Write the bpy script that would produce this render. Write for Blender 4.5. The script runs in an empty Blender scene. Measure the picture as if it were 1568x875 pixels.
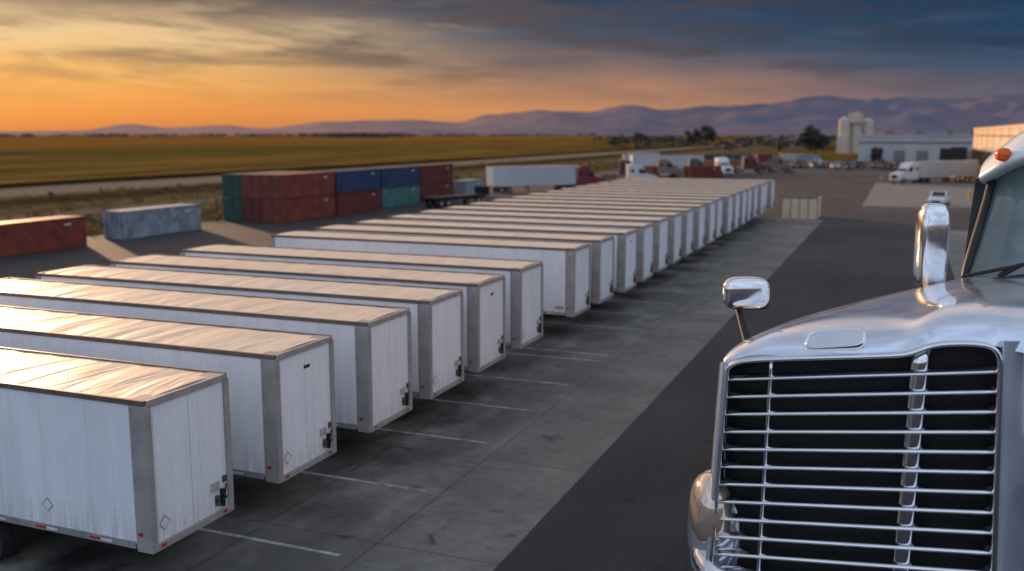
import bpy, math, random
from mathutils import Vector, Matrix, noise
random.seed(7)
sc=bpy.context.scene
H=9.1; YAW=math.radians(22); S=2.94
def srgb(r,g,b,k=1.0):
    f=lambda c:(c/255/12.92 if c/255<=.04045 else ((c/255+.055)/1.055)**2.4)*k
    return (f(r),f(g),f(b),1)
# ---------------------------------------------------------------- materials
class N:
    def __init__(s,tree): s.t=tree; s.n=tree.nodes; s.l=tree.links
    def new(s,ty,**kw):
        n=s.n.new(ty)
        for k,v in kw.items():
            setattr(n,k,v)
        return n
    def put(s,inp,v):
        if isinstance(v,bpy.types.NodeSocket): s.l.new(v,inp)
        else: inp.default_value=v
    def math(s,op,a,b=0.0,c=0.0,clamp=False):
        n=s.new('ShaderNodeMath',operation=op,use_clamp=clamp)
        s.put(n.inputs[0],a); s.put(n.inputs[1],b)
        return n.outputs[0]
    def mr(s,v,a,b,c=0.0,d=1.0,smooth=False):
        n=s.new('ShaderNodeMapRange'); n.clamp=True
        if smooth: n.interpolation_type='SMOOTHSTEP'
        s.put(n.inputs[0],v)
        for i,x in enumerate((a,b,c,d)): n.inputs[i+1].default_value=x
        return n.outputs[0]
    def mix(s,f,a,b,bt='MIX'):
        n=s.new('ShaderNodeMix',data_type='RGBA',blend_type=bt)
        s.put(n.inputs[0],f); s.put(n.inputs[6],a); s.put(n.inputs[7],b)
        return n.outputs[2]
    def noise(s,vec,scale,detail=4,rough=.55,dist=0.0):
        n=s.new('ShaderNodeTexNoise'); s.put(n.inputs['Vector'],vec)
        n.inputs['Scale'].default_value=scale; n.inputs['Detail'].default_value=detail
        n.inputs['Roughness'].default_value=rough; n.inputs['Distortion'].default_value=dist
        return n.outputs['Fac']
    def mapping(s,vec,scale=(1,1,1),rot=(0,0,0)):
        n=s.new('ShaderNodeMapping'); s.put(n.inputs['Vector'],vec)
        n.inputs['Scale'].default_value=scale; n.inputs['Rotation'].default_value=rot
        return n.outputs[0]
    def ramp(s,f,stops):
        n=s.new('ShaderNodeValToRGB'); s.put(n.inputs[0],f)
        e=n.color_ramp.elements
        while len(e)<len(stops): e.new(.5)
        for el,(p,c) in zip(e,stops): el.position=p; el.color=c
        return n.outputs[0]
    def bump(s,h,strength=.3,dist=.02):
        n=s.new('ShaderNodeBump'); s.put(n.inputs['Height'],h)
        n.inputs['Strength'].default_value=strength; n.inputs['Distance'].default_value=dist
        return n.outputs[0]
def mat(name,col=(.5,.5,.5,1),rough=.6,metal=0.0,noise_amt=.12,noise_scale=3.0,fn=None,bump=0.0,coat=0.0,coord='Object'):
    m=bpy.data.materials.new(name); m.use_nodes=True
    g=N(m.node_tree); b=g.n['Principled BSDF']
    tc=g.new('ShaderNodeTexCoord')
    v=tc.outputs[coord]
    b.inputs['Roughness'].default_value=rough; b.inputs['Metallic'].default_value=metal
    if coat: b.inputs['Coat Weight'].default_value=coat
    if fn: fn(g,b,v)
    else:
        n=g.noise(v,noise_scale,4,.6)
        dark=tuple(c*(1-noise_amt*2) for c in col[:3])+(1,)
        lite=tuple(min(1,c*(1+noise_amt)) for c in col[:3])+(1,)
        g.put(b.inputs['Base Color'],g.mix(g.mr(n,.3,.7),dark,lite))
        if bump: g.put(b.inputs['Normal'],g.bump(n,bump,.02))
    return m
def diffuse_out(g,col,rough=1.0):
    d=g.new('ShaderNodeBsdfDiffuse'); g.put(d.inputs['Color'],col); d.inputs['Roughness'].default_value=0.0
    g.l.new(d.outputs[0],g.n['Material Output'].inputs['Surface'])
def frac_line(g,x,period,halfw,off=0.0):
    f=g.math('FRACT',g.math('DIVIDE',g.math('ADD',x,off),period))
    d=g.math('MULTIPLY',g.math('MINIMUM',f,g.math('SUBTRACT',1.0,f)),period)
    return g.mr(d,halfw*.4,halfw,1,0)
def f_side(g,b,v):
    sep=g.new('ShaderNodeSeparateXYZ'); g.put(sep.inputs[0],v)
    oi=g.new('ShaderNodeObjectInfo')
    ln=frac_line(g,sep.outputs[0],1.22,.012,.3)
    riv=g.math('MULTIPLY',frac_line(g,sep.outputs[0],.61,.018,.3),frac_line(g,sep.outputs[2],.16,.028))
    seam=g.math('MAXIMUM',g.math('MULTIPLY',ln,.18),g.math('MULTIPLY',riv,.38))
    n=g.noise(g.mapping(v,(1,1,.35)),1.1,5,.65)
    n2=g.noise(g.mapping(v,(6,6,.35)),2.0,3,.6)
    base=g.mix(g.mr(n,.35,.75),srgb(234,236,240),srgb(212,215,221))
    base=g.mix(g.mr(n2,.55,.85,0,.2),base,srgb(172,170,166))
    low=g.mr(sep.outputs[2],1.1,1.9,.45,0.0)
    base=g.mix(g.math('MULTIPLY',low,g.mr(n2,.35,.65)),base,srgb(140,135,128))
    base=g.mix(g.mr(oi.outputs['Random'],0,1,0,.28),base,srgb(188,190,194))
    base=g.mix(seam,base,srgb(105,108,112))
    g.put(b.inputs['Base Color'],base)
    nb=g.noise(g.mapping(v,(1,1,.5)),.8,2,.5)
    g.put(b.inputs['Normal'],g.bump(g.math('SUBTRACT',nb,g.math('MULTIPLY',seam,.3)),.2,.04))
def f_roof(g,b,v):
    oi=g.new('ShaderNodeObjectInfo')
    add=g.new('ShaderNodeVectorMath',operation='ADD'); g.put(add.inputs[0],v)
    mul=g.new('ShaderNodeVectorMath',operation='SCALE'); mul.inputs[0].default_value=(13,7,3); g.put(mul.inputs['Scale'],oi.outputs['Random'])
    g.put(add.inputs[1],mul.outputs[0]); vv=add.outputs[0]
    w=g.noise(g.mapping(vv,(1.3,.3,1),(0,0,.5)),1.0,3,.5,.5)
    n=g.noise(vv,1.2,5,.7)
    sep=g.new('ShaderNodeSeparateXYZ'); g.put(sep.inputs[0],v)
    base=g.mix(g.mr(n,.35,.7),srgb(238,224,204),srgb(212,192,168))  # white roof sheet with the peach dusk light put into its colour
    base=g.mix(g.mr(oi.outputs['Random'],0,1,0,.28),base,srgb(208,176,140))
    base=g.mix(g.math('MULTIPLY',frac_line(g,sep.outputs[0],1.22,.03),.12),base,srgb(120,110,104))
    g.put(b.inputs['Base Color'],base)
    g.put(b.inputs['Roughness'],g.mr(n,.3,.7,.32,.46))
    b.inputs['Metallic'].default_value=.22
    g.put(b.inputs['Normal'],g.bump(w,.75,.16))
def f_concrete(g,b,v):
    geo=g.new('ShaderNodeNewGeometry'); p=geo.outputs['Position']
    sep=g.new('ShaderNodeSeparateXYZ'); g.put(sep.inputs[0],p)
    n=g.noise(p,.25,5,.65); n2=g.noise(p,3.0,5,.7); n3=g.noise(g.mapping(p,(1,.5,1)),.55,5,.6,.4)
    base=g.mix(g.mr(n,.35,.68),srgb(104,103,97),srgb(142,139,130))
    base=g.mix(g.mr(n2,.4,.75,0,.5),base,srgb(78,78,75))
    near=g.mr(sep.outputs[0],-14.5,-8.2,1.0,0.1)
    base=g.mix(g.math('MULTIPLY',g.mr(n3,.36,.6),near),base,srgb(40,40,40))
    st=g.noise(p,1.1,3,.5,.5)
    base=g.mix(g.math('MULTIPLY',g.mr(st,.62,.74),.75),base,srgb(36,36,36))
    sp=g.noise(p,.42,6,.75,.3)
    base=g.mix(g.mr(sp,.52,.64,0,.4),base,srgb(74,74,72))
    j=g.math('MAXIMUM',frac_line(g,sep.outputs[0],3.0,.03,10.45),frac_line(g,sep.outputs[1],6.1,.03,.5))
    cx=g.math('FLOOR',g.math('DIVIDE',g.math('ADD',sep.outputs[0],10.45),3.0)); cy=g.math('FLOOR',g.math('DIVIDE',g.math('ADD',sep.outputs[1],.5),6.1))
    comb=g.new('ShaderNodeCombineXYZ'); g.put(comb.inputs[0],cx); g.put(comb.inputs[1],cy)
    wn=g.new('ShaderNodeTexWhiteNoise'); g.put(wn.inputs['Vector'],comb.outputs[0])
    base=g.mix(g.mr(wn.outputs['Value'],0,1,0,.42),base,srgb(84,83,80))
    base=g.mix(g.math('MULTIPLY',j,.6),base,srgb(44,43,42))
    g.put(b.inputs['Base Color'],base)
    g.put(b.inputs['Roughness'],g.mr(n3,.4,.7,.82,.6))
    b.inputs['Specular IOR Level'].default_value=.35
    g.put(b.inputs['Normal'],g.bump(g.math('SUBTRACT',n2,j),.25,.02))
def f_asphalt(g,b,v):
    geo=g.new('ShaderNodeNewGeometry'); p=geo.outputs['Position']
    n=g.noise(p,.09,6,.6); n2=g.noise(p,14,3,.7); n3=g.noise(g.mapping(p,(1,.12,1)),.5,5,.6)
    base=g.mix(g.mr(n,.35,.65),srgb(42,41,43),srgb(62,60,61))
    base=g.mix(g.mr(n3,.48,.68,0,.6),base,srgb(33,33,35))
    base=g.mix(g.mr(n2,.45,.75,0,.35),base,srgb(80,79,78))
    vo=g.new('ShaderNodeTexVoronoi',feature='DISTANCE_TO_EDGE'); g.put(vo.inputs['Vector'],p)
    vo.inputs['Scale'].default_value=.11
    crack=g.math('MULTIPLY',g.mr(vo.outputs['Distance'],.0,.006,1,0),g.mr(n,.45,.6))
    base=g.mix(g.math('MULTIPLY',crack,.5),base,srgb(22,22,24))
    st=g.noise(p,.6,3,.5,.6)
    base=g.mix(g.math('MULTIPLY',g.mr(st,.64,.72),.6),base,srgb(26,26,28))
    g.put(b.inputs['Base Color'],base)
    b.inputs['Roughness'].default_value=.8
    b.inputs['Specular IOR Level'].default_value=.3
    g.put(b.inputs['Normal'],g.bump(n2,.3,.01))
def f_field(g,b,v):
    geo=g.new('ShaderNodeNewGeometry'); p=geo.outputs['Position']
    sep=g.new('ShaderNodeSeparateXYZ'); g.put(sep.inputs[0],p)
    x=sep.outputs[0]
    big=g.noise(g.mapping(p,(1,.3,1)),.007,5,.6)
    med=g.noise(g.mapping(p,(1,.2,1)),.05,5,.7)
    fine=g.noise(p,.6,4,.7)
    base=g.mix(g.mr(big,.38,.62),srgb(88,76,36),srgb(138,102,46))
    base=g.mix(g.mr(med,.40,.62,0,.8),base,srgb(58,52,28))
    row=frac_line(g,x,9.0,2.2)
    base=g.mix(g.math('MULTIPLY',row,.35),base,srgb(50,44,26))
    base=g.mix(g.mr(fine,.4,.7,0,.3),base,srgb(150,116,62))
    base=g.mix(g.math('MULTIPLY',g.mr(x,-420,-620,0,1),.5),base,srgb(150,98,42))
    scrub=g.math('MULTIPLY',g.mr(x,-150,-140,0,1),g.mr(x,-60,-50,1,0))
    sc_=g.mix(g.mr(fine,.35,.65),srgb(122,102,66),srgb(58,53,36))
    base=g.mix(scrub,base,sc_)
    wob=g.math('ADD',x,g.math('MULTIPLY',g.math('SUBTRACT',med,.5),14))
    road=g.math('MULTIPLY',g.mr(wob,-137,-134,0,1),g.mr(wob,-122,-119,1,0))
    base=g.mix(g.math('MULTIPLY',road,.8),base,srgb(136,120,106))
    road2=g.math('MULTIPLY',g.mr(wob,-92,-91,0,1),g.mr(wob,-86,-85,1,0))
    base=g.mix(g.math('MULTIPLY',road2,.7),base,srgb(120,105,92))
    ditch=g.math('MULTIPLY',g.mr(wob,-156,-150,0,1),g.mr(wob,-141,-138,1,0))
    base=g.mix(ditch,base,srgb(38,33,24))
    ditch=g.math('MULTIPLY',g.mr(wob,-117,-115,0,1),g.mr(wob,-106,-100,1,0))
    base=g.mix(g.math('MULTIPLY',ditch,.7),base,srgb(42,38,26))
    diffuse_out(g,base)
def f_line(g,b,v):
    geo=g.new('ShaderNodeNewGeometry'); p=geo.outputs['Position']
    n=g.noise(p,2.2,5,.75)
    g.put(b.inputs['Base Color'],g.mix(g.mr(n,.38,.62),srgb(176,176,174),srgb(98,99,97)))
    b.inputs['Roughness'].default_value=.7
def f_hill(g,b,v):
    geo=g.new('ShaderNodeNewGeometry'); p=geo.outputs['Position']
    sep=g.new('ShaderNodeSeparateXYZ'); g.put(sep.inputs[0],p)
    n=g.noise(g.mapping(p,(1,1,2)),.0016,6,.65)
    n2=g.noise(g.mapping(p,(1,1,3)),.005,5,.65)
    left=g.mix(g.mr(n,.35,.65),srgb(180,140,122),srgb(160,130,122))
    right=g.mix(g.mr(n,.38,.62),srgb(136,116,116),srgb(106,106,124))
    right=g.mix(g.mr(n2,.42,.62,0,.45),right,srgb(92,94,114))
    diffuse_out(g,g.mix(g.mr(sep.outputs[0],-4200,-1600),left,right))  # distance haze put into the hill colours, paler on the left
def f_grillemesh(g,b,v):
    sep=g.new('ShaderNodeSeparateXYZ'); g.put(sep.inputs[0],v)
    c=frac_line(g,sep.outputs[2],.06,.016)
    g.put(b.inputs['Base Color'],g.mix(c,(.002,.002,.002,1),(.012,.012,.013,1)))
    b.inputs['Roughness'].default_value=.6
def f_hood(g,b,v):
    n=g.noise(v,1.5,3,.6); n2=g.noise(v,.5,2,.5)
    g.put(b.inputs['Base Color'],g.mix(g.mr(n,.3,.7),srgb(206,215,230),srgb(226,233,243)))
    b.inputs['Metallic'].default_value=.6
    g.put(b.inputs['Roughness'],g.mr(n,.3,.7,.1,.2))
    b.inputs['Coat Weight'].default_value=.7; b.inputs['Coat Roughness'].default_value=.03
    g.put(b.inputs['Normal'],g.bump(n2,.1,.1))
def f_chrome(g,b,v):
    n=g.noise(v,5,3,.6)
    g.put(b.inputs['Base Color'],(.80,.81,.83,1)); b.inputs['Metallic'].default_value=1
    g.put(b.inputs['Roughness'],g.mr(n,.3,.7,.07,.16))
M={}
M['side']=mat('trailer_white_paint',rough=.38,fn=f_side)
M['roof']=mat('trailer_roof_sheet',fn=f_roof)
M['post']=mat('trailer_frame_steel',srgb(158,153,152),.5,.15,.1,3,bump=.1)
M['rail']=mat('trailer_rail_aluminium',srgb(165,164,164),.45,.4,.15,3)
M['toprail']=mat('top_rail_dark',srgb(108,97,90),.5,.3,.15,3)
M['black']=mat('black_hardware',(.015,.015,.016,1),.5,.2)
M['tyre']=mat('tyre_rubber',(.018,.018,.018,1),.85)
M['red']=mat('reflective_red',srgb(170,50,40),.4)
M['white']=mat('reflective_white',srgb(220,220,215),.4)
M['placard']=mat('placard_grey',srgb(165,165,168),.5)
M['dgrey']=mat('lock_hardware_grey',srgb(88,88,92),.5,.4)
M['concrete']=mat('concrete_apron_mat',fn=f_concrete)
M['asphalt']=mat('asphalt_mat',fn=f_asphalt)
M['field']=mat('field_mat',fn=f_field)
M['line']=mat('worn_line_paint',fn=f_line)
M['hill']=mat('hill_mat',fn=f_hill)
M['pad']=mat('light_concrete',srgb(112,109,106),.8,0,.12,.3)
M['hood']=mat('silver_paint',fn=f_hood)
M['chrome']=mat('chrome',fn=f_chrome)
M['gmesh']=mat('grille_mesh_black',fn=f_grillemesh)
M['glass']=mat('windshield_glass',srgb(92,108,108),.06,.0,.2,1.0,coat=1.0)
M['carglass']=mat('car_glass',(.02,.025,.03,1),.1,0,.1,1)
M['visor']=mat('white_visor',srgb(225,228,232),.25,0,.03,1,coat=.5)
M['amber']=mat('amber_lens',srgb(240,100,14),.2)
M['lens']=mat('headlamp_lens',srgb(226,202,180),.1,.6,.1,2,coat=1)
M['wall']=mat('tilt_up_wall',srgb(215,190,164),.8,0,.08,.3)
M['wwall']=mat('white_metal_wall',srgb(172,175,178),.7,0,.08,.2)
M['roofg']=mat('flat_roof_grey',srgb(120,118,116),.85,0,.1,.3)
M['silo']=mat('silo_concrete',srgb(190,178,162),.8,0,.1,.4)
M['bark']=mat('bark',(.06,.045,.03,1),.9)
M['leaf']=mat('foliage',(.045,.05,.02,1),.8,0,.4,.6)
M['leaf_shade']=mat('foliage_shade',(.03,.034,.02,1),.85,0,.4,.3)  # darker leaf copy, paints the shade under each clump of the crown
M['leaff']=mat('foliage_far',(.065,.052,.04,1),.9,0,.3,.05)
M['dry']=mat('dry_grass_mat',srgb(124,98,52),.9,0,.3,.5)
M['yellow']=mat('safety_yellow',srgb(200,150,40),.6)
CC={}
for k,c in dict(red=(126,56,42),green=(38,80,66),blue=(34,58,94),teal=(62,118,112),grey=(134,144,154),maroon=(102,40,38),white=(180,182,185),orange=(140,74,46)).items():
    CC[k]=mat('container_'+k,srgb(*c),.6,.1,.25,1.2)
# ---------------------------------------------------------------- mesh builder
class MB:
    def __init__(s): s.v=[];s.f=[];s.m=[];s.sm=[]
    def add(s,vs,fs,m,smooth=False):
        o=len(s.v); s.v+= [tuple(x) for x in vs]
        for f in fs: s.f.append([i+o for i in f]); s.m.append(m); s.sm.append(smooth)
    def box(s,x0,x1,y0,y1,z0,z1,m):
        s.add([(x0,y0,z0),(x1,y0,z0),(x1,y1,z0),(x0,y1,z0),(x0,y0,z1),(x1,y0,z1),(x1,y1,z1),(x0,y1,z1)],
              [(0,3,2,1),(4,5,6,7),(0,1,5,4),(1,2,6,5),(2,3,7,6),(3,0,4,7)],m)
    def cyl(s,c,ax,r,h,m,seg=20,r2=None):
        r2=r if r2 is None else r2
        ax=Vector(ax).normalized(); t=ax.orthogonal().normalized(); bt=ax.cross(t); c=Vector(c)
        vs=[]
        for k,rr in ((0,r),(1,r2)):
            for i in range(seg):
                a=2*math.pi*i/seg
                vs.append(c+ax*(h*k)+t*(rr*math.cos(a))+bt*(rr*math.sin(a)))
        s.add(vs,[(i,(i+1)%seg,seg+(i+1)%seg,seg+i) for i in range(seg)],m,True)
        s.add(vs[:seg],[tuple(reversed(range(seg)))],m); s.add(vs[seg:],[tuple(range(seg))],m)
    def extrude_profile(s,pts,y0,y1,m):
        n=len(pts); vs=[(p[0],y0,p[1]) for p in pts]+[(p[0],y1,p[1]) for p in pts]
        s.add(vs,[(i,(i+1)%n,n+(i+1)%n,n+i) for i in range(n)]+[tuple(reversed(range(n))),tuple(range(n,2*n))],m)
    def sweep(s,path,prof,m):
        n=len(prof); vs=[]
        for p,xa,ya in path:
            for a,b in prof: vs.append(Vector(p)+Vector(xa)*a+Vector(ya)*b)
        fs=[]
        for k in range(len(path)-1):
            for i in range(n): fs.append((k*n+i,k*n+(i+1)%n,(k+1)*n+(i+1)%n,(k+1)*n+i))
        fs.append(tuple(reversed(range(n)))); fs.append(tuple(range((len(path)-1)*n,len(path)*n)))
        s.add(vs,fs,m,True)
    def grid(s,rows,m):
        nr=len(rows); nc=len(rows[0]); vs=[p for r in rows for p in r]
        s.add(vs,[(i*nc+j,i*nc+j+1,(i+1)*nc+j+1,(i+1)*nc+j) for i in range(nr-1) for j in range(nc-1)],m,True)
    def mesh(s,name,mats):
        me=bpy.data.meshes.new(name); me.from_pydata([tuple(v) for v in s.v],[],s.f)
        for k in mats: me.materials.append(k)
        for p,mi,sm in zip(me.polygons,s.m,s.sm): p.material_index=mi; p.use_smooth=sm
        me.update(); return me
def obj(name,me,loc=(0,0,0),rz=0,parent=None):
    o=bpy.data.objects.new(name,me); sc.collection.objects.link(o)
    o.location=loc; o.rotation_euler=(0,0,rz)
    if parent: o.parent=parent
    return o
def bevel(o,w,seg=2):
    b=o.modifiers.new('bevel','BEVEL'); b.width=w; b.segments=seg; b.limit_method='ANGLE'; b.angle_limit=math.radians(40)
# ---------------------------------------------------------------- ground
def sheet(name,poly,z,m):
    me=bpy.data.meshes.new(name); me.from_pydata([(x,y,z) for x,y in poly],[],[list(range(len(poly)))]); me.materials.append(m)
    return obj(name,me)
sheet('ground',[(-12000,-6000),(12000,-6000),(12000,14000),(-12000,14000)],0,M['field'])
sheet('asphalt_yard',[(-67,-80),(190,-80),(190,335),(30,345),(-25,345),(-40,300),(-67,260)],.004,M['asphalt'])
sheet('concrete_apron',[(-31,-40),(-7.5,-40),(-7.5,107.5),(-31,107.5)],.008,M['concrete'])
sheet('dock_pad',[(-4.5,130),(40,130),(40,193),(-4.5,193)],.008,M['pad'])
sheet('concrete_pad',[(3.5,62),(30,62),(30,100),(3.5,100)],.008,M['pad'])
ys=[13.73,17.85,22.0,25.65,29.25,33.2,40.05,43.7]
y=47.4
while y<108: ys.append(y); y+=3.95
lm=MB()
for i,y0 in enumerate(ys):
    yy=y0+3.2
    lm.add([(-20,yy-.06,.012),(-10.9,yy-.06,.012),(-10.9,yy+.06,.012),(-20,yy+.06,.012)],[(0,1,2,3)],0)
lm.add([(-20,37.5,.012),(-10.9,37.5,.012),(-10.9,37.62,.012),(-20,37.62,.012)],[(0,1,2,3)],0)
obj('parking_lines',lm.mesh('parking_lines',[M['line']]))
lm=MB()
for k in range(7):
    lm.add([(-4+k*4,205,.012),(-3.85+k*4,205,.012),(-3.85+k*4,222,.012),(-4+k*4,222,.012)],[(0,1,2,3)],0)
lm.add([(-4.5,125.5,.012),(36,125.5,.012),(36,125.9,.012),(-4.5,125.9,.012)],[(0,1,2,3)],0)
obj('lot_markings',lm.mesh('lot_markings',[M['line']]))
# ---------------------------------------------------------------- trailers
def trailer_mesh(var):
    r=random.Random(var)
    b=MB(); W=1.2; L=16.0; Z0=1.15; Z1=4.02
    b.box(-L+.06,-.40,-W,W,Z0,Z1,0)
    nx=40; rows=[]
    for i in range(nx+1):
        x=-L+.08+(L-.2)*i/nx
        rows.append([(x,yy,4.045+.035*(1-(yy/W)**2)+ (0.006*math.sin(i*2.1)+.006*r.random())) for yy in (-W+.03,-.8,-.4,0,.4,.8,W-.03)])
    b.grid([list(reversed(q)) for q in rows],1)
    for sgn in (-1,1):
        y0,y1=sorted((sgn*(W-.05),sgn*(W+.03)))
        b.box(-L,-.02,y0,y1,3.975,4.08,3)
        b.box(-L,-.42,y0,y1,1.06,1.2,2)
        y0,y1=sorted((sgn*(W-.13),sgn*(W+.035)))
        b.box(-.36,.02,y0,y1,1.02,3.975,4)
        y0,y1=sorted((sgn*(W-.2),sgn*(W+.035)))
        b.box(-L-.02,-L+.22,y0,y1,1.1,3.975,2)
        x=-1.0
        k=0
        while x>-L+1:
            yy0,yy1=sorted((sgn*(W+.03),sgn*(W+.036)))
            b.box(x-.3,x,yy0,yy1,1.1,1.15,5 if k%2 else 6); x-=.3 if k%2==0 else 1.15; k+=1
        b.box(-.3,-.2,*sorted((sgn*(W+.035),sgn*(W+.05))),1.35,1.42,5)
    b.box(-.42,.02,-W+.05,W-.05,3.93,4.07,4)
    b.box(-.42,.03,-W+.05,W-.05,1.02,1.16,4)
    b.box(-L,-L+.1,-W,W,3.96,4.08,3)
    b.box(-.39,-.02,-W+.13,-.008,1.16,3.93,0); b.box(-.39,-.02,.008,W-.13,1.16,3.93,0)
    for yy in (-1.0,-.28,.28,1.0):
        b.box(-.02,-.004,yy-.01,yy+.01,1.25,3.85,0)
    b.box(-.02,.05,.66,.98,1.38,1.44,7); b.box(-.02,.07,.83,.9,1.24,1.62,7); b.box(-.02,.06,.67,.73,1.3,1.52,10)
    b.box(-.02,.03,.55,.78,1.64,1.82,8); b.box(-.02,.025,.92,1.02,1.74,1.88,10)
    b.cyl((.04,.86,1.22),(0,.25,1),.016,.5,7,8)
    if var%2==0:
        c=(-.84,1.52); d=.17
        for q,mi,x in ((d,8,.0),(d*.75,0,.006)):
            b.add([(x-.01,c[0],c[1]-q),(x-.01,c[0]+q,c[1]),(x-.01,c[0],c[1]+q),(x-.01,c[0]-q,c[1])],[(0,1,2,3)],mi)
        c=(-2.7,1.62)
        for q,mi,yy in ((.16,8,-W-.004),(.12,0,-W-.008)):
            b.add([(c[0],yy,c[1]-q),(c[0]+q,yy,c[1]),(c[0],yy,c[1]+q),(c[0]-q,yy,c[1])],[(0,1,2,3)],mi)
    if var%3==1: b.box(-.02,-.01,-.05,.2,3.5,3.58,7)
    if var==5:
        for q in range(3): b.box(-.85+q*.13,-.78+q*.13,-W-.006,-W,1.32,1.46,7)
    b.box(.02,.035,-1.0,-.86,1.06,1.13,5); b.box(.02,.035,.86,1.0,1.06,1.13,5); 
    b.box(-L+.4,-.6,-.55,-.4,.85,1.1,7); b.box(-L+.4,-.6,.4,.55,.85,1.1,7)
    for xw in (-4.6,-5.9):
        b.cyl((xw,-1.0,.5),(0,1,0),.06,2.0,7,8)
        for y0 in (-1.2,-.9,.62,.92):
            b.cyl((xw,y0,.51),(0,1,0),.5,.27,9,24); b.cyl((xw,y0-.006,.51),(0,1,0),.24,.282,7,16)
    for yy in (-.75,.75):
        b.box(-12.6,-12.45,yy-.07,yy+.07,.08,1.1,7); b.box(-12.75,-12.3,yy-.15,yy+.15,.02,.08,7)
    return b.mesh('semi_trailer',[M['side'],M['roof'],M['rail'],M['toprail'],M['post'],M['red'],M['white'],M['black'],M['placard'],M['tyre'],M['dgrey']])
tms=[trailer_mesh(i) for i in range(6)]
rr=random.Random(3)
for i,y0 in enumerate(ys):
    o=obj('semi_trailer',tms[[0,4,3,2,1,0,5,2,1,0,3,4][i%12]],(-13.08+(rr.uniform(-.15,.15) if i>5 else 0),y0+1.22,0),math.radians(rr.uniform(-.3,.3)))
    bevel(o,.018,2)
# ---------------------------------------------------------------- containers
def container(name,color,loc,rz=0,L=12.0,Hh=2.5):
    b=MB(); W=1.22
    for x in (0,-L):
        for y in (-W,W):
            xx=sorted((x,x-.16 if x==0 else x+.16)); yy=sorted((y,y-math.copysign(.16,y)))
            b.box(xx[0],xx[1],yy[0],yy[1],0,Hh,0)
    for y in (-W,W):
        yy=sorted((y,y-math.copysign(.1,y)))
        b.box(-L+.16,-.16,yy[0],yy[1],0.02,.16,0); b.box(-L+.16,-.16,yy[0],yy[1],Hh-.1,Hh-.02,0)
        n=int((L-.32)/.28); rows=[[],[]]
        for i in range(n*4+1):
            x=-.16-(L-.32)*i/(n*4); off=(.0,.0,.05,.05)[i%4]
            for k,z in enumerate((.16,Hh-.1)): rows[k].append((x,y-math.copysign(.03+off,y),z))
        b.grid(rows,0)
    for x,sg in ((0,1),(-L,-1)):
        b.box(min(x,x-sg*.1),max(x,x-sg*.1),-W+.16,W-.16,.02,.16,0); b.box(min(x,x-sg*.1),max(x,x-sg*.1),-W+.16,W-.16,Hh-.14,Hh-.02,0)
        rows=[[],[]]
        for i in range(29):
            y=-W+.16+(2*W-.32)*i/28; off=(0,0,.04,.04)[i%4]
            for k,z in enumerate((.16,Hh-.14)): rows[k].append((x-sg*(.03+off),y,z))
        b.grid(rows,0)
    for y in (-.8,-.35,.35,.8): b.cyl((-L-.01,y,.12),(0,0,1),.025,Hh-.25,1,8)
    b.box(-L-.02,-L,-.02,.02,.15,Hh-.14,2)
    b.box(-L+.05,-.05,-W+.03,W-.03,Hh-.05,Hh-.03,0); b.box(-L+.05,-.05,-W+.05,W-.05,.05,.1,2)
    b.box(-2.2,-1.5,-W+.005,-W+.012,Hh-.6,Hh-.5,3); b.box(-2.2,-1.5,W-.012,W-.005,Hh-.6,Hh-.5,3)
    return obj(name,b.mesh(name,[CC[color],M['dgrey'],M['black'],M['white']]),loc,rz)
R90=math.radians(90)
def cont(color,x,ynear,z=.01,L=9.8,h=2.45,name='shipping_container'): return container(name,color,(x-1.22,ynear+L,z),R90,L,h)
cont('red',-61.8,47.5,L=12.2); cont('grey',-62.2,64.4,L=9.8)
X0=-58.8
for z,row in ((.01,('red','maroon','green')),(2.48,('red','red','green'))):
    for k,c in enumerate(row): cont(c,X0-k*2.52,82.6,z,L=10.0)
for k,(lo,hi) in enumerate((('maroon','blue'),('teal','blue'),('maroon','maroon'))):
    cont(lo,X0,93.0+k*10.2,.01,L=9.9)
    cont(hi,X0,93.0+k*10.2,2.48,L=9.9)
cont('grey',-57.5,125,L=6)
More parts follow.
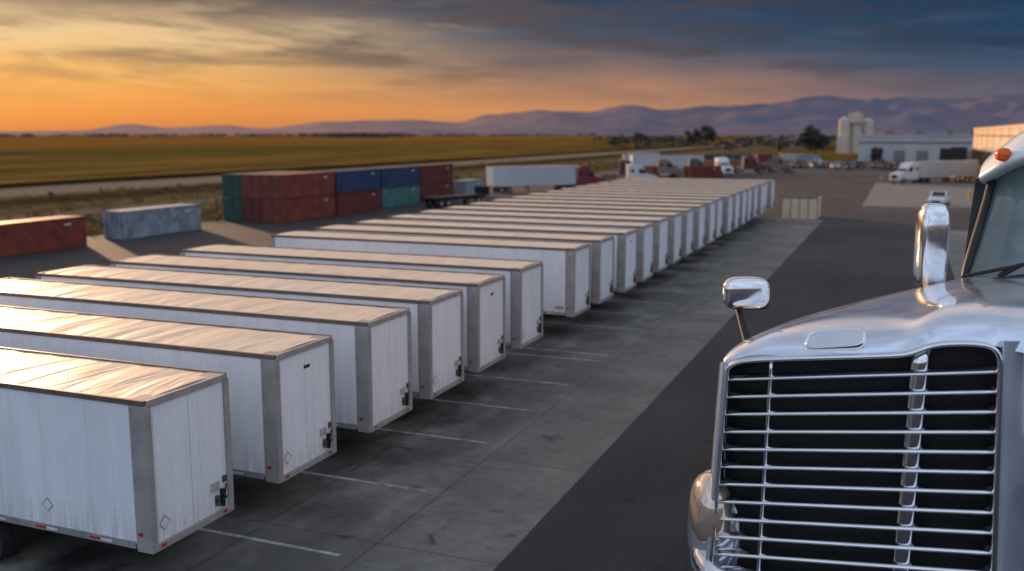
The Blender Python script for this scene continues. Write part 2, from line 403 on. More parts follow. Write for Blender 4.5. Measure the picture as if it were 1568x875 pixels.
# ---------------------------------------------------------------- vehicles
def wheels(b,xs,w,r,mt,mh):
    for x in xs:
        for sg in (-1,1):
            y0=sg*w-.15
            b.cyl((x,y0,r),(0,1,0),r,.3,mt,20); b.cyl((x,y0-.006,r),(0,1,0),r*.5,.312,mh,14)
def semi(name,loc,rz,cab,trailer=True,tl=14.5,tcol=None):
    b=MB()
    prof=[(.8,.9),(.8,3.7),(1.6,3.95),(2.9,3.75),(3.3,3.3),(3.95,2.25),(5.6,1.95),(5.85,1.7),(5.9,.8),(5.2,.8),(5.0,1.1),(4.4,1.1),(4.2,.8)]
    b.extrude_profile(prof,-1.15,1.15,0)
    b.add([(3.34,-1.0,3.2),(3.34,1.0,3.2),(3.93,1.0,2.32),(3.93,-1.0,2.32)],[(0,1,2,3)],2)
    for sg in (-1,1):
        y=sg*1.158; b.add([(2.5,y,2.3),(3.75,y,2.3),(3.25,y,3.05),(2.5,y,3.05)],[(0,1,2,3)],2)
        b.add([(1.1,y,2.5),(1.7,y,2.5),(1.7,y,3.0),(1.1,y,3.0)],[(0,1,2,3)],2)
        b.box(3.5,3.65,*sorted((sg*1.25,sg*1.5)),2.3,3.0,3)
        b.cyl((.7,sg*1.0,1.0),(0,0,1),.09,3.1,4,10)
        b.box(.9,3.0,*sorted((sg*1.0,sg*1.2)),.45,.88,4)
    b.box(5.9,5.95,-.6,.6,.95,1.75,3); b.box(5.85,6.05,-1.2,1.2,.4,.8,4)
    b.box(-2.8,5.5,-.45,.45,.6,.88,3)
    wheels(b,(4.75,-.6,-1.9),1.0,.52,5,4)
    if trailer:
        b.box(-tl,.3,-1.22,1.22,1.15,4.02,1); b.box(-tl,.3,-1.25,1.25,1.05,1.2,4); b.box(-tl,.3,-1.25,1.25,3.98,4.1,4)
        wheels(b,(-tl+1.6,-tl+2.9),1.0,.5,5,4); b.box(-8.2,-8,-.8,.8,.1,1.1,3)
    o=obj(name,b.mesh(name,[cab,tcol or M['wwall'],M['carglass'],M['black'],M['chrome'],M['tyre']]),loc,rz); bevel(o,.04,1); return o
def car(name,loc,rz,col,kind='car'):
    b=MB()
    if kind=='pickup':
        prof=[(-2.8,.5),(-2.8,1.15),(-.9,1.2),(-.7,1.85),(.55,1.88),(1.25,1.25),(2.6,1.12),(2.8,.95),(2.8,.45)]
        gl=[(-.62,1.25),(1.05,1.28),(.5,1.78),(-.55,1.78)]; ws=((1.22,1.28),(.6,1.83)); ax=(-1.75,1.85)
    else:
        prof=[(-2.3,.4),(-2.3,1.0),(-1.9,1.08),(-1.3,1.48),(.2,1.5),(1.05,1.02),(2.1,.88),(2.3,.7),(2.3,.35)]
        gl=[(-1.55,1.08),(.85,1.06),(.15,1.42),(-1.2,1.42)]; ws=((1.02,1.05),(.24,1.47)); ax=(-1.4,1.4)
    b.extrude_profile(prof,-.95,.95,0)
    for sg in(-1,1): b.add([(x,sg*.957,z) for x,z in gl],[(0,1,2,3)],1)
    (x0,z0),(x1,z1)=ws
    b.add([(x0+.01,-.82,z0+.01),(x0+.01,.82,z0+.01),(x1+.01,.74,z1-.0),(x1+.01,-.74,z1)],[(0,1,2,3)],1)
    xf=prof[-1][0]
    b.box(xf-.02,xf+.02,-.5,.5,.6,.85,2); b.box(xf-.02,xf+.03,-.9,-.58,.68,.86,3); b.box(xf-.02,xf+.03,.58,.9,.68,.86,3); b.box(xf,xf+.08,-.95,.95,.35,.55,2)
    wheels(b,ax,.82,.36 if kind!='pickup' else .42,2,4)
    o=obj(name,b.mesh(name,[col,M['carglass'],M['black'],M['white'],M['rail']]),loc,rz); bevel(o,.06,2); return o
WP=mat('white_cab_paint',srgb(192,196,200),.3,0,.05); RP=mat('red_cab_paint',srgb(110,16,32),.3,0,.05)
semi('semi_truck_with_trailer',(-49.5,147.5,0),math.radians(50),RP)
semi('tractor_unit',(-45,163,0),math.radians(30),WP,False)
semi('semi_truck_with_trailer',(2.5,193.5,0),math.radians(-130),WP,tl=15.5)
car('pickup_truck',(4.6,134,0),math.radians(-100),M['visor'],'pickup')
def ftr(x,y,rz,L=14): 
    b=MB(); b.box(-L,0,-1.22,1.22,1.15,4.0,0); b.box(-L,0,-1.25,1.25,1.02,1.16,1); b.box(-L,0,-1.25,1.25,3.96,4.08,1)
    for xx in (-L*.18,-L*.26): 
        for yy in (-1.2,.9): b.cyl((xx,yy,.5),(0,1,0),.5,.3,2,14)
    b.box(-L*.8,-L*.79,-.7,.7,.05,1.1,1)
    return obj('parked_trailer',b.mesh('parked_trailer',[M['wwall'],M['rail'],M['tyre']]),(x,y,0),math.radians(rz))
ftr(-44,228,30,17); ftr(-62,258,70,12)
for (x,y,c,z) in ((-75,300,'white',0),(-66,306,'maroon',0),(-60,312,'red',0),(-53,318,'green',0),(-46,322,'green',0),(-38,328,'maroon',0),(-31,334,'white',0),(-40,250,'orange',0),(-44,200,'orange',0),(-36,205,'maroon',0),(-26,330,'grey',0)):
    container('shipping_container',c,(x,y,.01),math.radians(rr.uniform(10,50)),8)
cols=[M['visor'],mat('car_grey',srgb(80,82,86),.35),mat('car_dark',srgb(30,34,42),.3),mat('car_red',srgb(90,28,28),.35),mat('car_tan',srgb(120,104,84),.4)]
for i in range(26):
    if i<14: x=-34+i*3.0+rr.uniform(-.5,.5); y=262+rr.uniform(-3,14)
    else: x=-50+(i-14)*4.4; y=290+rr.uniform(-8,20)
    car('parked_car' if i%4 else 'pickup_truck',(x,y,0),math.radians(rr.uniform(-110,-70)),cols[[1,2,4,2,1,3,0][i%7]],'car' if i%4 else 'pickup')
for i in range(6):
    semi('tractor_unit',(-52+i*4.5+rr.uniform(-1,1),186+i*10,0),math.radians(rr.uniform(-60,60)),[cols[3],cols[4],cols[1],WP][i%4],False)
b=MB(); b.box(-11,0,-1.2,1.2,1.1,1.3,0); b.box(-11,0,-.45,-.3,.8,1.1,0); b.box(-11,0,.3,.45,.8,1.1,0); b.box(-.15,0,-1.2,1.2,1.3,2.2,0)
wheels(b,(-9.5,-8.2,-2.2),1.0,.5,1,2)
obj('flatbed_trailer',b.mesh('flatbed_trailer',[M['black'],M['tyre'],M['rail']]),(-51.5,117,0),math.radians(75))
b=MB(); b.box(-12,-8.2,107.9,108.3,0,.1,0)
for k in range(5): b.box(-12+k*.93,-11.92+k*.93,108,108.1,.1,2.3,1)
b.box(-12,-8.2,108.02,108.06,.1,2.2,0); b.box(-8.3,-8.2,108.1,112,0,2.2,0); b.box(-12,-8.2,107.98,108.12,2.2,2.3,1)
obj('enclosure_fence',b.mesh('enclosure_fence',[M['wall'],M['dgrey']]))
# ---------------------------------------------------------------- buildings
def building(name,x0,x1,y0,y1,h,wall):
    e=bpy.data.objects.new(name,None); sc.collection.objects.link(e)
    b=MB(); b.box(x0,x1,y0,y1,0,h,0); obj('walls',b.mesh('walls',[wall]),parent=e)
    b=MB(); b.box(x0-.25,x1+.25,y0-.25,y1+.25,h+.003,h+.5,0); b.box(x0+1,x1-1,y0+1,y1-1,h+.503,h+.56,1)
    for k in range(5): 
        xx=x0+(x1-x0)*(.15+.17*k); b.box(xx,xx+2.4,y0+6,y0+9,h+.56,h+2.0,1)
    obj('roof_parapet',b.mesh('roof_parapet',[wall,M['roofg']]),parent=e)
    return e
e=building('warehouse',19,90,176,318,10.2,M['wall'])
b=MB()
y=181
while y<312:
    b.box(18.9,19.0,y,y+3,1.2,4.2,0); b.box(18.6,18.9,y-.3,y,1.0,4.5,1); b.box(18.6,18.9,y+3,y+3.3,1.0,4.5,1); b.box(18.6,18.9,y-.3,y+3.3,4.5,4.9,1)
    b.box(18.4,18.99,y-.2,y+3.2,.3,1.1,1); y+=5.4
for k in range(8): b.box(18.93,19.0,176+k*18,176.3+k*18,5,10.2,2)
b.box(16.2,19,180,240,5.6,6.1,3)
for k in range(9): b.box(16.3,16.5,181+k*7,181.2+k*7,0,5.6,2)
b.box(18.95,19.0,176,318,8.4,8.8,2)
obj('dock_doors',b.mesh('dock_doors',[M['wwall'],M['black'],M['roofg'],M['visor']]),parent=e)
e=building('white_industrial_building',-14,40,345,395,8.2,M['wwall'])
b=MB()
for k in range(7): b.box(-10+k*7,-6.5+k*7,344.9,345,0.05,3.6 if k%3 else 4.4,0 if k%3==0 else 1)
b.box(-14,40,344.93,345,5.8,6.5,1); b.box(14,19,344.88,345,0,4.8,0)
obj('doors',b.mesh('doors',[M['black'],M['roofg']]),parent=e)
e=building('low_shed',-12,16,400,430,7,M['wwall'])
e=bpy.data.objects.new('grain_silos',None); sc.collection.objects.link(e)
b=MB()
for k,(x,y,r,h) in enumerate(((-26,478,2.7,15.6),(-21,480,2.7,17.8),(-16.3,482,2.7,15.0))):
    b.cyl((x,y,0),(0,0,1),r,h,0,32); b.cyl((x,y,h),(0,0,1),r,1.2,0,32,.5)
b.box(-24.5,-18.5,476,480,14,18.6,0); b.box(-29,-25,474,478,0,8,0); b.cyl((-14,478,0),(-.3,0,1),.25,19,1,8)
for k in range(9): b.cyl((-21,480,1.8+k*1.8),(0,0,1),2.74,.12,1,32)
obj('silo_bodies',b.mesh('silo_bodies',[M['silo'],M['rail']]),parent=e)
for i in range(16):
    x=-420+i*42+rr.uniform(-15,15); y=820+rr.uniform(-150,300)
    if i<7: continue
    b=MB(); w=rr.uniform(14,34); d=12; h=rr.uniform(4,7)
    b.extrude_profile([(0,0),(0,h),(w/2,h+2.2),(w,h),(w,0)],0,d,0); b.box(w*.3,w*.5,-.05,0,0,h*.7,1)
    obj('farm_building',b.mesh('farm_building',[M['roofg'] if i%3 else M['wall'],M['black']]),(x,y,0),rr.uniform(-.3,.3))
b=MB()
for k in range(7): b.cyl((9+k*1.4,150+k*3.2,0),(0,0,1),.18,1.3,0,12)
b.box(11.5,16,168,168.3,.9,1.1,0); b.box(11.5,16,168,168.3,.4,.6,0)
obj('safety_bollards',b.mesh('safety_bollards',[M['yellow']]))
# ---------------------------------------------------------------- vegetation
def crown(b,c,rx,rz,n,leaf,m=(0,1),lobes=9,rnd=random):
    L=[]
    for _ in range(lobes):
        a=rnd.uniform(0,6.28); q=rnd.uniform(.2,.75)
        L.append((Vector((c[0]+rx*q*math.cos(a),c[1]+rx*q*math.sin(a),c[2]+rz*rnd.uniform(-.55,.7))),rnd.uniform(.28,.5)))
    for i in range(n):
        lc,lr=rnd.choice(L); d=Vector((rnd.gauss(0,1),rnd.gauss(0,1),rnd.gauss(0,1))).normalized()*(rnd.random()**.4)
        p=lc+Vector((d.x*rx*lr,d.y*rx*lr,d.z*rz*lr*1.1))
        u=Vector((rnd.gauss(0,1),rnd.gauss(0,1),rnd.gauss(0,1))).normalized(); w=u.orthogonal().normalized()
        s_=leaf*rnd.uniform(.6,1.4)
        b.add([p-u*s_,p+w*s_*.7,p+u*s_,p-w*s_*.7],[(0,1,2,3)],m[0] if d.z>-.1 else m[1])
def tree(loc,h,w,n=2600,leaf=.32):
    b=MB(); rnd=random.Random(int(loc[0]*7))
    b.cyl((0,0,0),(0,0,1),h*.035,h*.45,2,10,h*.02)
    for k in range(7):
        a=k*.9; b.cyl((0,0,h*.3+k*h*.02),(math.cos(a)*.7,math.sin(a)*.7,1),h*.015,h*.4,2,6,h*.004)
    crown(b,(0,0,h*.58),w/2,h*.42,n,leaf,lobes=14,rnd=rnd)
    return obj('tree',b.mesh('tree',[M['leaf'],M['leaf_shade'],M['bark']]),loc)
tree((-34.5,427,0),13,13.5,3500,.45)
tree((-120,640,0),15,15,1500,.5); tree((-132,655,0),12,13,1200,.5); tree((-180,700,0),10,13,1200,.5)
tree((60,440,0),11,10,900,.4); tree((-8,338,0),5,4.5,700,.25)
tree((26,400,0),12,10,900,.4)
b=MB(); rnd=random.Random(5)
for i in range(620):
    az=math.radians(rnd.uniform(-56,14)); left=az<math.radians(-17)
    d=rnd.uniform(2600,4200) if left else rnd.uniform(520,1700)
    if left and rnd.random()<.3: az=math.radians(rnd.gauss(-31,1.2)); d=rnd.uniform(2200,2600)
    x=math.sin(az)*d; y=math.cos(az)*d; h=rnd.uniform(5,9)*(1 if not left else 1.5)
    crown(b,(x,y,h*.4),h*rnd.uniform(.7,1.6)*(2 if left else 1),h*.5,34,h*.16,lobes=4,rnd=rnd)
obj('distant_tree_line',b.mesh('distant_tree_line',[M['leaff'],M['leaff']]))
b=MB()
for i in range(900):
    x=rnd.uniform(-118,-68.5); y=rnd.uniform(40,300)
    if rnd.random()<.5: x=rnd.uniform(-78,-67.6)
    h=rnd.uniform(.3,.9); w=h*1.2
    for k in range(9):
        a=rnd.uniform(0,6.28); px,py=x+rnd.uniform(-w,w),y+rnd.uniform(-w,w)
        b.add([(px-.12*math.cos(a),py-.12*math.sin(a),0),(px+.12*math.cos(a),py+.12*math.sin(a),0),(px+rnd.uniform(-.2,.2),py+rnd.uniform(-.2,.2),h*rnd.uniform(.6,1.2))],[(0,1,2)],0)
obj('dry_grass',b.mesh('dry_grass',[M['dry']]))
b=MB()
for i in range(130):
    x=rnd.uniform(-84,-70); y=rnd.uniform(60,330); h=rnd.uniform(.4,.9)
    if i%4==0: x=rnd.uniform(-116,-104)
    crown(b,(x,y,h*.4),h*1.5,h*.5,50,.2*h,lobes=4,rnd=rnd)
obj('scrub_bushes',b.mesh('scrub_bushes',[M['leaf'],M['dry']]))
# ---------------------------------------------------------------- hills
prof=[(-150,4),(-60,3),(0,4),(120,6),(200,15),(260,10),(340,14),(400,9),(500,19),(620,23),(700,18),(750,30),(830,38),(900,36),(970,46),(1020,39),(1080,41),(1160,49),(1250,57),(1330,52),(1400,60),(1480,55),(1568,59),(1800,62),(2400,50),(3200,40)]
def az_of(px): return math.atan((px-784)/1488)-YAW
PA=[(az_of(p),h) for p,h in prof]
def hp(az):
    for (a0,h0),(a1,h1) in zip(PA,PA[1:]):
        if a0<=az<=a1:
            t=(az-a0)/(a1-a0); t=t*t*(3-2*t); return h0+(h1-h0)*t
    return PA[0][1] if az<PA[0][0] else PA[-1][1]
rows=[]; NA=600; NR=30
for j in range(NR):
    t=j/(NR-1); d=5200+3800*t; r=[]
    for i in range(NA):
        az=PA[0][0]+(PA[-1][0]-PA[0][0])*i/(NA-1)
        x=math.sin(az)*d; y=math.cos(az)*d
        ridge=1-abs(noise.noise(Vector((x*.0013,y*.0013,3.1))))*2.0
        n=.6*ridge+.34*noise.noise(Vector((x*.003,y*.003,1)))+.2*noise.noise(Vector((x*.008,y*.008,4)))
        env=math.sin(min(1,t/.72)*math.pi/2)**1.3 if t<.72 else math.cos((t-.72)/.28*math.pi/2*.8)
        top=hp(az)/1488*d+ (6 if t>.1 else 0)
        z=top*env*(.56+.55*n) if t<.68 else top*env*(.86+.2*n)
        r.append((x,y,z-2 if j else -5))
    rows.append(r)
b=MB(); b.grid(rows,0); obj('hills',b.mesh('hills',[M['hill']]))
# ---------------------------------------------------------------- foreground semi truck
hx=(math.cos(YAW),math.sin(YAW)); hu=(-math.sin(YAW),math.cos(YAW))
def TW(s,u,z): return Vector(((hx[0]*s+hu[0]*u)*S,(hx[1]*s+hu[1]*u)*S,z*S))
def P(px,py,u):
    a=(px-784)/1470; bb=(437.5-py)/1470; f=.9877+.1563*bb
    return TW(a*u/f,u,3.1+(-.1563+.9877*bb)/f*u)
truck=bpy.data.objects.new('semi_truck',None); sc.collection.objects.link(truck)
def part(name,b,mats,sub=0,bev=0):
    o=obj(name,b.mesh(name,mats)); o.parent=truck
    if sub:
        m=o.modifiers.new('sub','SUBSURF'); m.levels=sub; m.render_levels=sub
    if bev: bevel(o,bev,2)
    return o
def lerp(a,b,t): return a+(b-a)*t
def gu(a): return lerp(5.48,4.72,a)-.10*4*a*(1-a)
def gp(a,i,du=0): 
    t=i/10
    return P(lerp(1112-22*t,1530-10*t,a),lerp(580+26.5*i,567+30.8*i,a),gu(a)+du)
HR=[[(1107,566,5.48),(1150,552,5.36),(1200,550,5.24),(1290,548,5.04),(1375,546,4.90),(1400,538,4.86),(1425,527,4.80),(1480,526,4.76),(1525,530,4.72),(1570,545,4.74),(1680,560,4.85)],
    [(1103,553,5.50),(1145,540,5.36),(1200,537,5.25),(1292,534,5.05),(1372,532,4.92),(1400,520,4.87),(1428,508,4.83),(1485,507,4.78),(1532,511,4.76),(1578,522,4.80),(1690,535,4.95)],
    [(1106,540,5.55),(1150,525,5.40),(1205,516,5.30),(1298,513,5.11),(1375,509,4.98),(1405,497,4.93),(1435,486,4.90),(1490,484,4.85),(1540,487,4.84),(1590,495,4.9),(1695,505,5.1)],
    [(1136,519,5.66),(1178,505,5.55),(1228,493,5.46),(1315,491,5.30),(1388,487,5.20),(1416,476,5.14),(1445,465,5.12),(1497,462,5.10),(1550,464,5.1),(1600,468,5.15),(1700,475,5.3)],
    [(1220,485,5.98),(1252,479,5.92),(1294,470,5.85),(1360,469,5.72),(1416,465,5.65),(1443,457,5.62),(1470,448,5.6),(1515,445,5.6),(1570,446,5.6),(1620,448,5.6),(1710,450,5.7)],
    [(1336,456,6.45),(1360,452,6.42),(1390,446,6.38),(1430,445,6.3),(1470,442,6.25),(1492,437,6.22),(1514,432,6.2),(1550,430,6.2),(1595,431,6.2),(1640,433,6.2),(1715,434,6.3)],
    [(1470,426,7.0),(1484,426,6.98),(1500,426,6.95),(1520,426,6.92),(1540,426,6.9),(1555,425,6.88),(1570,424,6.86),(1595,423,6.83),(1630,423,6.8),(1670,423,6.8),(1720,422,6.8)]]
b=MB(); rows=[]
for r in HR:
    pts=[P(*q) for q in r]; l=pts[0]
    bx=TW(.05,.05,0)
    rows.append([l+Vector((0,0,-.9*S))+bx,l+Vector((0,0,-.3*S))+bx*.8,l+Vector((0,0,-.06*S))+bx*.25]+pts)
b.grid(rows,0); part('hood',b,[M['hood']],3)
b=MB(); b.grid([[gp(a/12,i,.13) for a in range(0,13)] for i in (-1.25,-1,0,3,6,9,12,15)],0); part('grille_backing',b,[M['gmesh']])
b=MB()
up=Vector((0,0,1))
for i in range(0,14):
    path=[]
    for k in range(25):
        a=.006+.99*k/24; p=gp(a,i,.015); q=gp(min(1,a+.02),i)-gp(max(0,a-.02),i); q.normalize(); nrm=q.cross(up).normalized()
        path.append((p,nrm*S,up*S))
    pr=[(.04*math.cos(t), .0145*math.sin(t)-.008*math.cos(t)) for t in [2*math.pi*j/14 for j in range(14)]]
    b.sweep(path,pr,0)
part('grille_slats',b,[M['chrome']])
b=MB()
def vbar(a0,a1,w,dep,du):
    path=[]
    for k in range(16):
        i=lerp(-1.3,13,k/15); a=lerp(a0,a1,k/15); p=gp(a,i,du); q=(gp(a+.02,i,du)-gp(a-.02,i,du)).normalized(); nrm=q.cross(up).normalized()
        path.append((p,q*S,nrm*S))
    pr=[(w*math.cos(t),dep*math.sin(t)) for t in [2*math.pi*j/12 for j in range(12)]]
    b.sweep(path,pr,0)
vbar(.165,.175,.014,.03,.02); vbar(.71,.665,.046,.03,.03)
part('grille_uprights',b,[M['chrome']])
b=MB()
iv=[-.9,-.5,0,2,4,6,8,10,12,14]
rows=[]
for i in iv:
    t=i/10; px=1112-22*t; py=580+26.5*i
    rows.append([P(px+2,py,5.60),P(px,py,5.46),P(px-6,py,5.44),P(px-12,py,5.50),P(px-13,py,5.7),P(px+5,py,6.1)])
b.grid(rows,0)
iv=[-1.4,-1.1,-.7,0,2,4,6,8,10,12,14]
rows=[]
for i in iv:
    t=i/10; px=1530-10*t; py=567+30.8*i
    rows.append([P(px-2,py,4.86),P(px,py,4.72),P(px+8,py,4.69),P(px+22,py,4.72),P(px+42,py,4.84),P(px+80,py,5.15),P(px+130,py,5.6),P(px+180,py,6.1)])
b.grid(rows,0)
part('grille_surround',b,[M['hood']],2)
b=MB()
path=[]
pts=[gp(0,i,-.02) for i in (14,10,6,3,1,0,-.3,-.6)]+[gp(a,i,-.02) for a,i in ((.02,-.85),(.06,-1.0),(.15,-1.0),(.3,-.98),(.5,-.93),(.63,-.92),(.68,-1.0),(.73,-1.3),(.78,-1.42),(.88,-1.38),(.95,-1.25),(.985,-1.0))]+[gp(1,i,-.02) for i in (-.5,0,1,3,6,10,14)]
for k,p in enumerate(pts):
    q=(pts[min(k+1,len(pts)-1)]-pts[max(k-1,0)]).normalized(); n1=q.cross(Vector((hu[0],hu[1],0))).normalized(); n2=q.cross(n1)
    path.append((p,n1*S,n2*S))
b.sweep(path,[(.016*math.cos(t),.03*math.sin(t)) for t in [2*math.pi*j/10 for j in range(10)]],0)
part('grille_rim',b,[M['chrome']],1)
def ribbon_oval(c,w,h,thick,name,mats):
    b=MB()
    n=32; ring=[]
    for k in range(n):
        t=2*math.pi*k/n; cx=math.copysign(abs(math.cos(t))**.35,math.cos(t)); sy=math.copysign(abs(math.sin(t))**.6,math.sin(t))
        ring.append((cx,sy))
    X=(P(1327,515,5.03)-P(1230,521,5.25)).normalized(); U=(P(1298,505,5.135)-P(1292,534,5.05)).normalized(); Nn=X.cross(U).normalized()
    if Nn.z<0: Nn=-Nn
    for sc_,off in ((1,-.03*S),(1,thick),(.94,thick*1.6),(.90,thick*1.6),(.86,thick*.8)):
        for cx,sy in ring: b.v.append(tuple(c+X*w*(sc_ if sc_>.95 else 1-(1-sc_)*.5)*cx+U*h*sc_*sy+Nn*off))
    for r in range(4):
        for k in range(n): b.f.append([r*n+k,r*n+(k+1)%n,(r+1)*n+(k+1)%n,(r+1)*n+k]); b.m.append(0); b.sm.append(True)
    b.f.append([4*n+k for k in range(n)]); b.m.append(1); b.sm.append(False)
    part(name,b,mats)
ribbon_oval(P(1279,521,5.12),.165*S,.066*S,.008*S,'badge_plinth',[M['chrome'],M['hood']])
def superell(c,X,Y,Z,rx,ry,rz,e=.5,n=20,m=20):
    vs=[];fs=[]
    sp=lambda v,p: math.copysign(abs(v)**p,v)
    for i in range(m+1):
        ph=-math.pi/2+math.pi*i/m
        for j in range(n):
            th=2*math.pi*j/n
            vs.append(c+X*(rx*sp(math.cos(ph),e)*sp(math.cos(th),e))+Y*(ry*sp(math.cos(ph),e)*sp(math.sin(th),e))+Z*(rz*sp(math.sin(ph),e)))
    for i in range(m):
        for j in range(n): fs.append((i*n+j,i*n+(j+1)%n,(i+1)*n+(j+1)%n,(i+1)*n+j))
    return vs,fs
Xs=Vector((hx[0],hx[1],0)); Us=Vector((hu[0],hu[1],0))
b=MB(); vs,fs=superell(P(1142,450,5.9),Xs,Us,up,.145*S,.07*S,.105*S,.62,28,24); b.add(vs,fs,0,True)
vs,fs=superell(P(1166,452,5.95),Xs,Us,up,.05*S,.085*S,.09*S,.6); b.add(vs,fs,1,True)
part('hood_mirror',b,[M['chrome'],M['black']])
b=MB(); p0=P(1130,472,5.92); p1=P(1146,528,5.72); b.cyl(p0,p1-p0,.022*S,(p1-p0).length,0,12,.03*S)
part('hood_mirror_arm',b,[M['black']])
b=MB(); vs,fs=superell(P(1426,381,7.0),Xs,Us,up,.107*S,.09*S,.33*S,.5,28,24); b.add(vs,fs,0,True)
part('side_mirror',b,[M['chrome']])
b=MB(); vs,fs=superell(P(1100,810,5.75),Xs,Us,up,.185*S,.26*S,.37*S,.8,28,24); b.add(vs,fs,0,True); part('fender',b,[M['hood']])
b=MB(); vs,fs=superell(P(1088,780,5.62),Xs,Us,up,.125*S,.19*S,.22*S,.85,28,24); b.add(vs,fs,0,True); part('headlamp',b,[M['lens']])
b=MB(); pts=[P(1075,850,5.95),P(1062,862,5.7),P(1078,900,5.42),P(1150,935,5.25),P(1350,985,4.85),P(1600,1040,4.45),P(1760,1060,4.45)]
path=[]
for k,p in enumerate(pts):
    q=(pts[min(k+1,len(pts)-1)]-pts[max(k-1,0)]).normalized(); n1=q.cross(up).normalized(); path.append((p,n1*S,up*S))
b.sweep(path,[(.07*math.cos(t),.16*math.sin(t)) for t in [2*math.pi*j/14 for j in range(14)]],0)
part('bumper',b,[M['chrome']],1)
b=MB(); b.grid([[P(1476,432,7.0),P(1520,427,6.85),P(1570,420,6.75),P(1700,410,6.6),P(1900,405,6.9)],
                [P(1492,380,7.15),P(1535,370,7.0),P(1580,365,6.9),P(1700,355,6.8),P(1900,350,7.1)],
                [P(1518,300,7.4),P(1550,285,7.25),P(1590,275,7.2),P(1700,262,7.1),P(1880,258,7.4)],
                [P(1524,268,7.5),P(1555,250,7.35),P(1595,240,7.3),P(1700,225,7.2),P(1870,222,7.5)]],0)
part('windshield',b,[M['glass']],2)
b=MB(); pts=[P(1473,434,7.0),P(1489,380,7.14),P(1514,300,7.39),P(1521,262,7.5)]
path=[(p,Xs*S,Us*S) for p in pts]; b.sweep(path,[(.03*math.cos(t),.04*math.sin(t)) for t in [2*math.pi*j/10 for j in range(10)]],0)
part('a_pillar',b,[M['black']],1)
b=MB(); b.grid([[P(1524,290,7.7),P(1540,270,7.5),P(1580,250,7.4),P(1700,235,7.2),P(1850,235,7.5)],
                [P(1500,282,7.42),P(1530,264,7.2),P(1570,243,7.05),P(1700,222,6.9),P(1850,222,7.2)],
                [P(1498,272,7.4),P(1528,254,7.16),P(1570,234,7.0),P(1700,212,6.85),P(1850,212,7.15)],
                [P(1504,250,7.5),P(1532,228,7.3),P(1572,205,7.2),P(1700,170,7.1),P(1850,165,7.3)],
                [P(1522,232,7.8),P(1550,208,7.7),P(1585,185,7.6),P(1700,130,7.6),P(1850,120,7.8)],
                [P(1560,225,8.6),P(1585,200,8.5),P(1610,175,8.5),P(1700,110,8.6),P(1850,100,8.8)]],0)
part('sun_visor_and_roof',b,[M['visor']],2)
b=MB(); vs,fs=superell(P(1536,238,7.18),Xs,Us,up,.055*S,.05*S,.05*S,.8); b.add(vs,fs,0,True); part('marker_light',b,[M['amber']])
b=MB(); p0=P(1478,424,6.9);p1=P(1580,404,6.6); b.cyl(p0,p1-p0,.014*S,(p1-p0).length,0,8)
p0=P(1530,424,6.75);p1=P(1560,408,6.66); b.cyl(p0,p1-p0,.02*S,(p1-p0).length,0,8)
part('wiper',b,[M['black']])
b=MB()
A=[TW(3.36,7.1,0),TW(5.4,6.1,0),TW(7.3,9.4,0),TW(5.2,10.4,0)]
vs=[a+up*(.75*S) for a in A]+[a+up*(2.0*S) for a in A]+[A[0]+(A[3]-A[0])*.2+up*(2.75*S),A[1]+(A[2]-A[1])*.2+up*(2.75*S),A[2]+up*(2.9*S),A[3]+up*(2.9*S)]
b.add(vs,[(0,1,5,4),(1,2,6,5),(2,3,7,6),(3,0,4,7),(5,6,10,9),(6,7,11,10),(7,4,8,11),(8,9,10,11),(3,2,1,0)],0)
part('cab_body',b,[M['visor']],0,.1)
b=MB()
ax=(TW(1,-.55,0)-TW(0,0,0)).normalized()
for c in (TW(1.55,6.0,.52),TW(3.5,5.0,.52),TW(5.3,9.3,.52),TW(6.9,8.5,.52)):
    b.cyl(c-ax*.15*S,ax,.52*S,.3*S,0,32); b.cyl(c-ax*.16*S,ax,.26*S,.32*S,1,20)
part('wheels',b,[M['tyre'],M['chrome']])
b=MB(); 
b.add([TW(1.55,5.7,.45),TW(3.0,4.98,.45),TW(4.2,6.6,.45),TW(3.2,7.6,.45),TW(1.6,5.75,1.2),TW(3.0,5.05,1.2),TW(4.2,6.6,1.2),TW(3.2,7.6,1.2)],[(3,2,1,0),(4,5,6,7),(0,1,5,4),(1,2,6,5),(2,3,7,6),(3,0,4,7)],0)
part('chassis',b,[M['black']])
# ---------------------------------------------------------------- world
w=bpy.data.worlds.new('World'); sc.world=w; w.use_nodes=True
g=N(w.node_tree); bg=g.n['Background']
tc=g.new('ShaderNodeTexCoord'); D=tc.outputs['Generated']
sep=g.new('ShaderNodeSeparateXYZ'); g.put(sep.inputs[0],D)
el=sep.outputs[2]
az=g.math('ARCTAN2',sep.outputs[0],sep.outputs[1])
t=g.mr(az,math.radians(-50),math.radians(6))
warp=g.math('MULTIPLY',g.math('SUBTRACT',g.noise(g.mapping(D,(3,3,16)),1.0,4,.6),.5),.07)
elw=g.math('ADD',el,g.math('MULTIPLY',warp,g.mr(el,0.0,.1)))
e=g.mr(elw,0,.16)
rl=g.ramp(e,[(0,srgb(208,122,70)),(.12,srgb(238,148,70)),(.28,srgb(246,172,88)),(.45,srgb(248,192,118)),(.58,srgb(240,202,150)),(.70,srgb(170,142,116)),(.84,srgb(108,96,88)),(1,srgb(82,82,86))])
rc=g.ramp(e,[(0,srgb(196,130,92)),(.16,srgb(214,146,94)),(.30,srgb(192,138,102)),(.42,srgb(136,112,106)),(.56,srgb(80,86,102)),(.83,srgb(46,64,90)),(1,srgb(42,60,86))])
rri=g.ramp(e,[(0,srgb(130,104,104)),(.2,srgb(106,100,114)),(.4,srgb(66,84,110)),(.6,srgb(38,70,102)),(.83,srgb(20,56,92)),(1,srgb(20,54,90))])
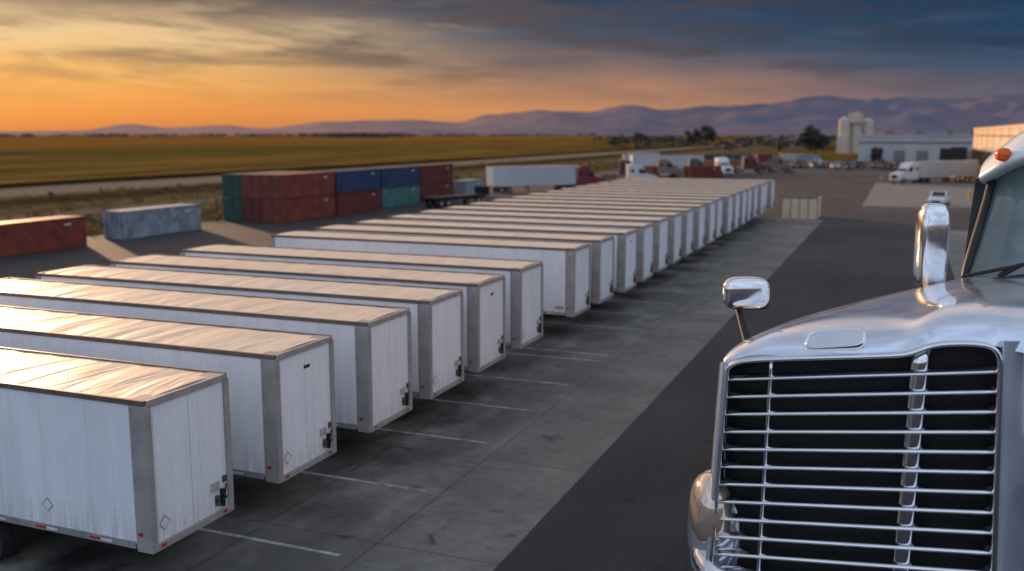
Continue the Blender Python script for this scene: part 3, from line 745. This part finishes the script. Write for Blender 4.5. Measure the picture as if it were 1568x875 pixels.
c=g.mix(g.mr(t,0.08,.55,0,1,True),rl,rc); c=g.mix(g.mr(t,.45,1,0,1,True),c,rri)
cv=g.new('ShaderNodeCombineXYZ'); g.put(cv.inputs[0],g.math('MULTIPLY',az,3.0)); g.put(cv.inputs[1],g.math('MULTIPLY',g.math('ADD',el,g.math('MULTIPLY',az,.04)),22)); 
cl=g.noise(cv.outputs[0],1.5,6,.6,.4); cl2=g.noise(g.mapping(cv.outputs[0],(1.3,1.4,1)),2.4,6,.6,.3)
cm=g.math('MULTIPLY',g.mr(cl,.44,.63,0,1,True),g.mr(el,.025,.08))
dark=g.mix(t,srgb(116,94,82),srgb(32,50,76))
c=g.mix(g.math('MULTIPLY',cm,.78),c,dark)
hi=g.math('MULTIPLY',g.math('MULTIPLY',g.mr(cl2,.50,.66,0,1,True),g.mr(t,.0,.55,1,0)),g.math('MULTIPLY',g.mr(el,.03,.07),g.mr(el,.10,.13,1,.3)))
c=g.mix(g.math('MULTIPLY',hi,.55),c,srgb(255,222,164))
hi2=g.math('MULTIPLY',g.mr(cl2,.5,.7,0,1,True),g.mr(t,.35,.8))
c=g.mix(g.math('MULTIPLY',hi2,.22),c,srgb(98,100,120))
dt=g.new('ShaderNodeVectorMath',operation='DOT_PRODUCT'); g.put(dt.inputs[0],D); dt.inputs[1].default_value=(-.3746,.9272,0)
fr=dt.outputs['Value']
dome=g.mix(g.mr(fr,-.35,.45,0,1,True),(.78,.92,1.18,1),(.46,.48,.55,1))  # unseen sky behind the camera brightened to light the trailer sides
wm=g.math('MULTIPLY',g.mr(el,.14,.24,0,1,True),g.mr(el,.34,.62,1,0,True))
wm=g.math('MULTIPLY',wm,g.mr(fr,.1,.7,0,1,True))
dome=g.mix(g.math('MULTIPLY',wm,g.mr(t,0.0,1.0,.95,.35)),dome,(1.55,.92,.50,1))  # warm band above the view, added to light the trailer roofs
dn=g.noise(g.mapping(D,(1,1,3)),2.2,4,.6,.3)
dome=g.mix(g.mr(dn,.42,.60,0,.6),dome,(.26,.32,.44,1))
amt=g.math('MAXIMUM',g.mr(el,.15,.26,0,1,True),g.mr(fr,.5,.0,0,1,True))
c=g.mix(amt,c,dome)
sky=g.new('ShaderNodeTexSky',sky_type='NISHITA'); sky.sun_disc=False
sky.sun_elevation=math.radians(8); sky.sun_rotation=math.radians(-54)
skm=g.new('ShaderNodeVectorMath',operation='SCALE'); g.put(skm.inputs[0],sky.outputs[0]); skm.inputs['Scale'].default_value=.002
ad=g.mix(1.0,c,skm.outputs[0],'ADD')
g.put(bg.inputs[0],ad); bg.inputs[1].default_value=.92
L=bpy.data.lights.new('sun','SUN'); L.energy=4.6; L.angle=math.radians(2.0); L.color=(1,.61,.33)
lo=bpy.data.objects.new('sun',L); sc.collection.objects.link(lo)
a=math.radians(-54); ee=math.radians(8)
d=Vector((math.sin(a)*math.cos(ee),math.cos(a)*math.cos(ee),math.sin(ee)))
lo.rotation_euler=d.to_track_quat('Z','Y').to_euler()
# ---------------------------------------------------------------- camera
cam=bpy.data.cameras.new('camera'); co=bpy.data.objects.new('camera',cam); sc.collection.objects.link(co)
co.location=(0,0,H); co.rotation_euler=(math.radians(90-8.99),0,YAW)
cam.sensor_width=36; cam.lens=1470/1568*36; cam.clip_end=30000; cam.clip_start=.1
cam.dof.use_dof=True; cam.dof.focus_distance=19.5; cam.dof.aperture_fstop=.42
sc.camera=co
sc.view_settings.view_transform='Standard'; sc.view_settings.look='None'; sc.view_settings.exposure=0
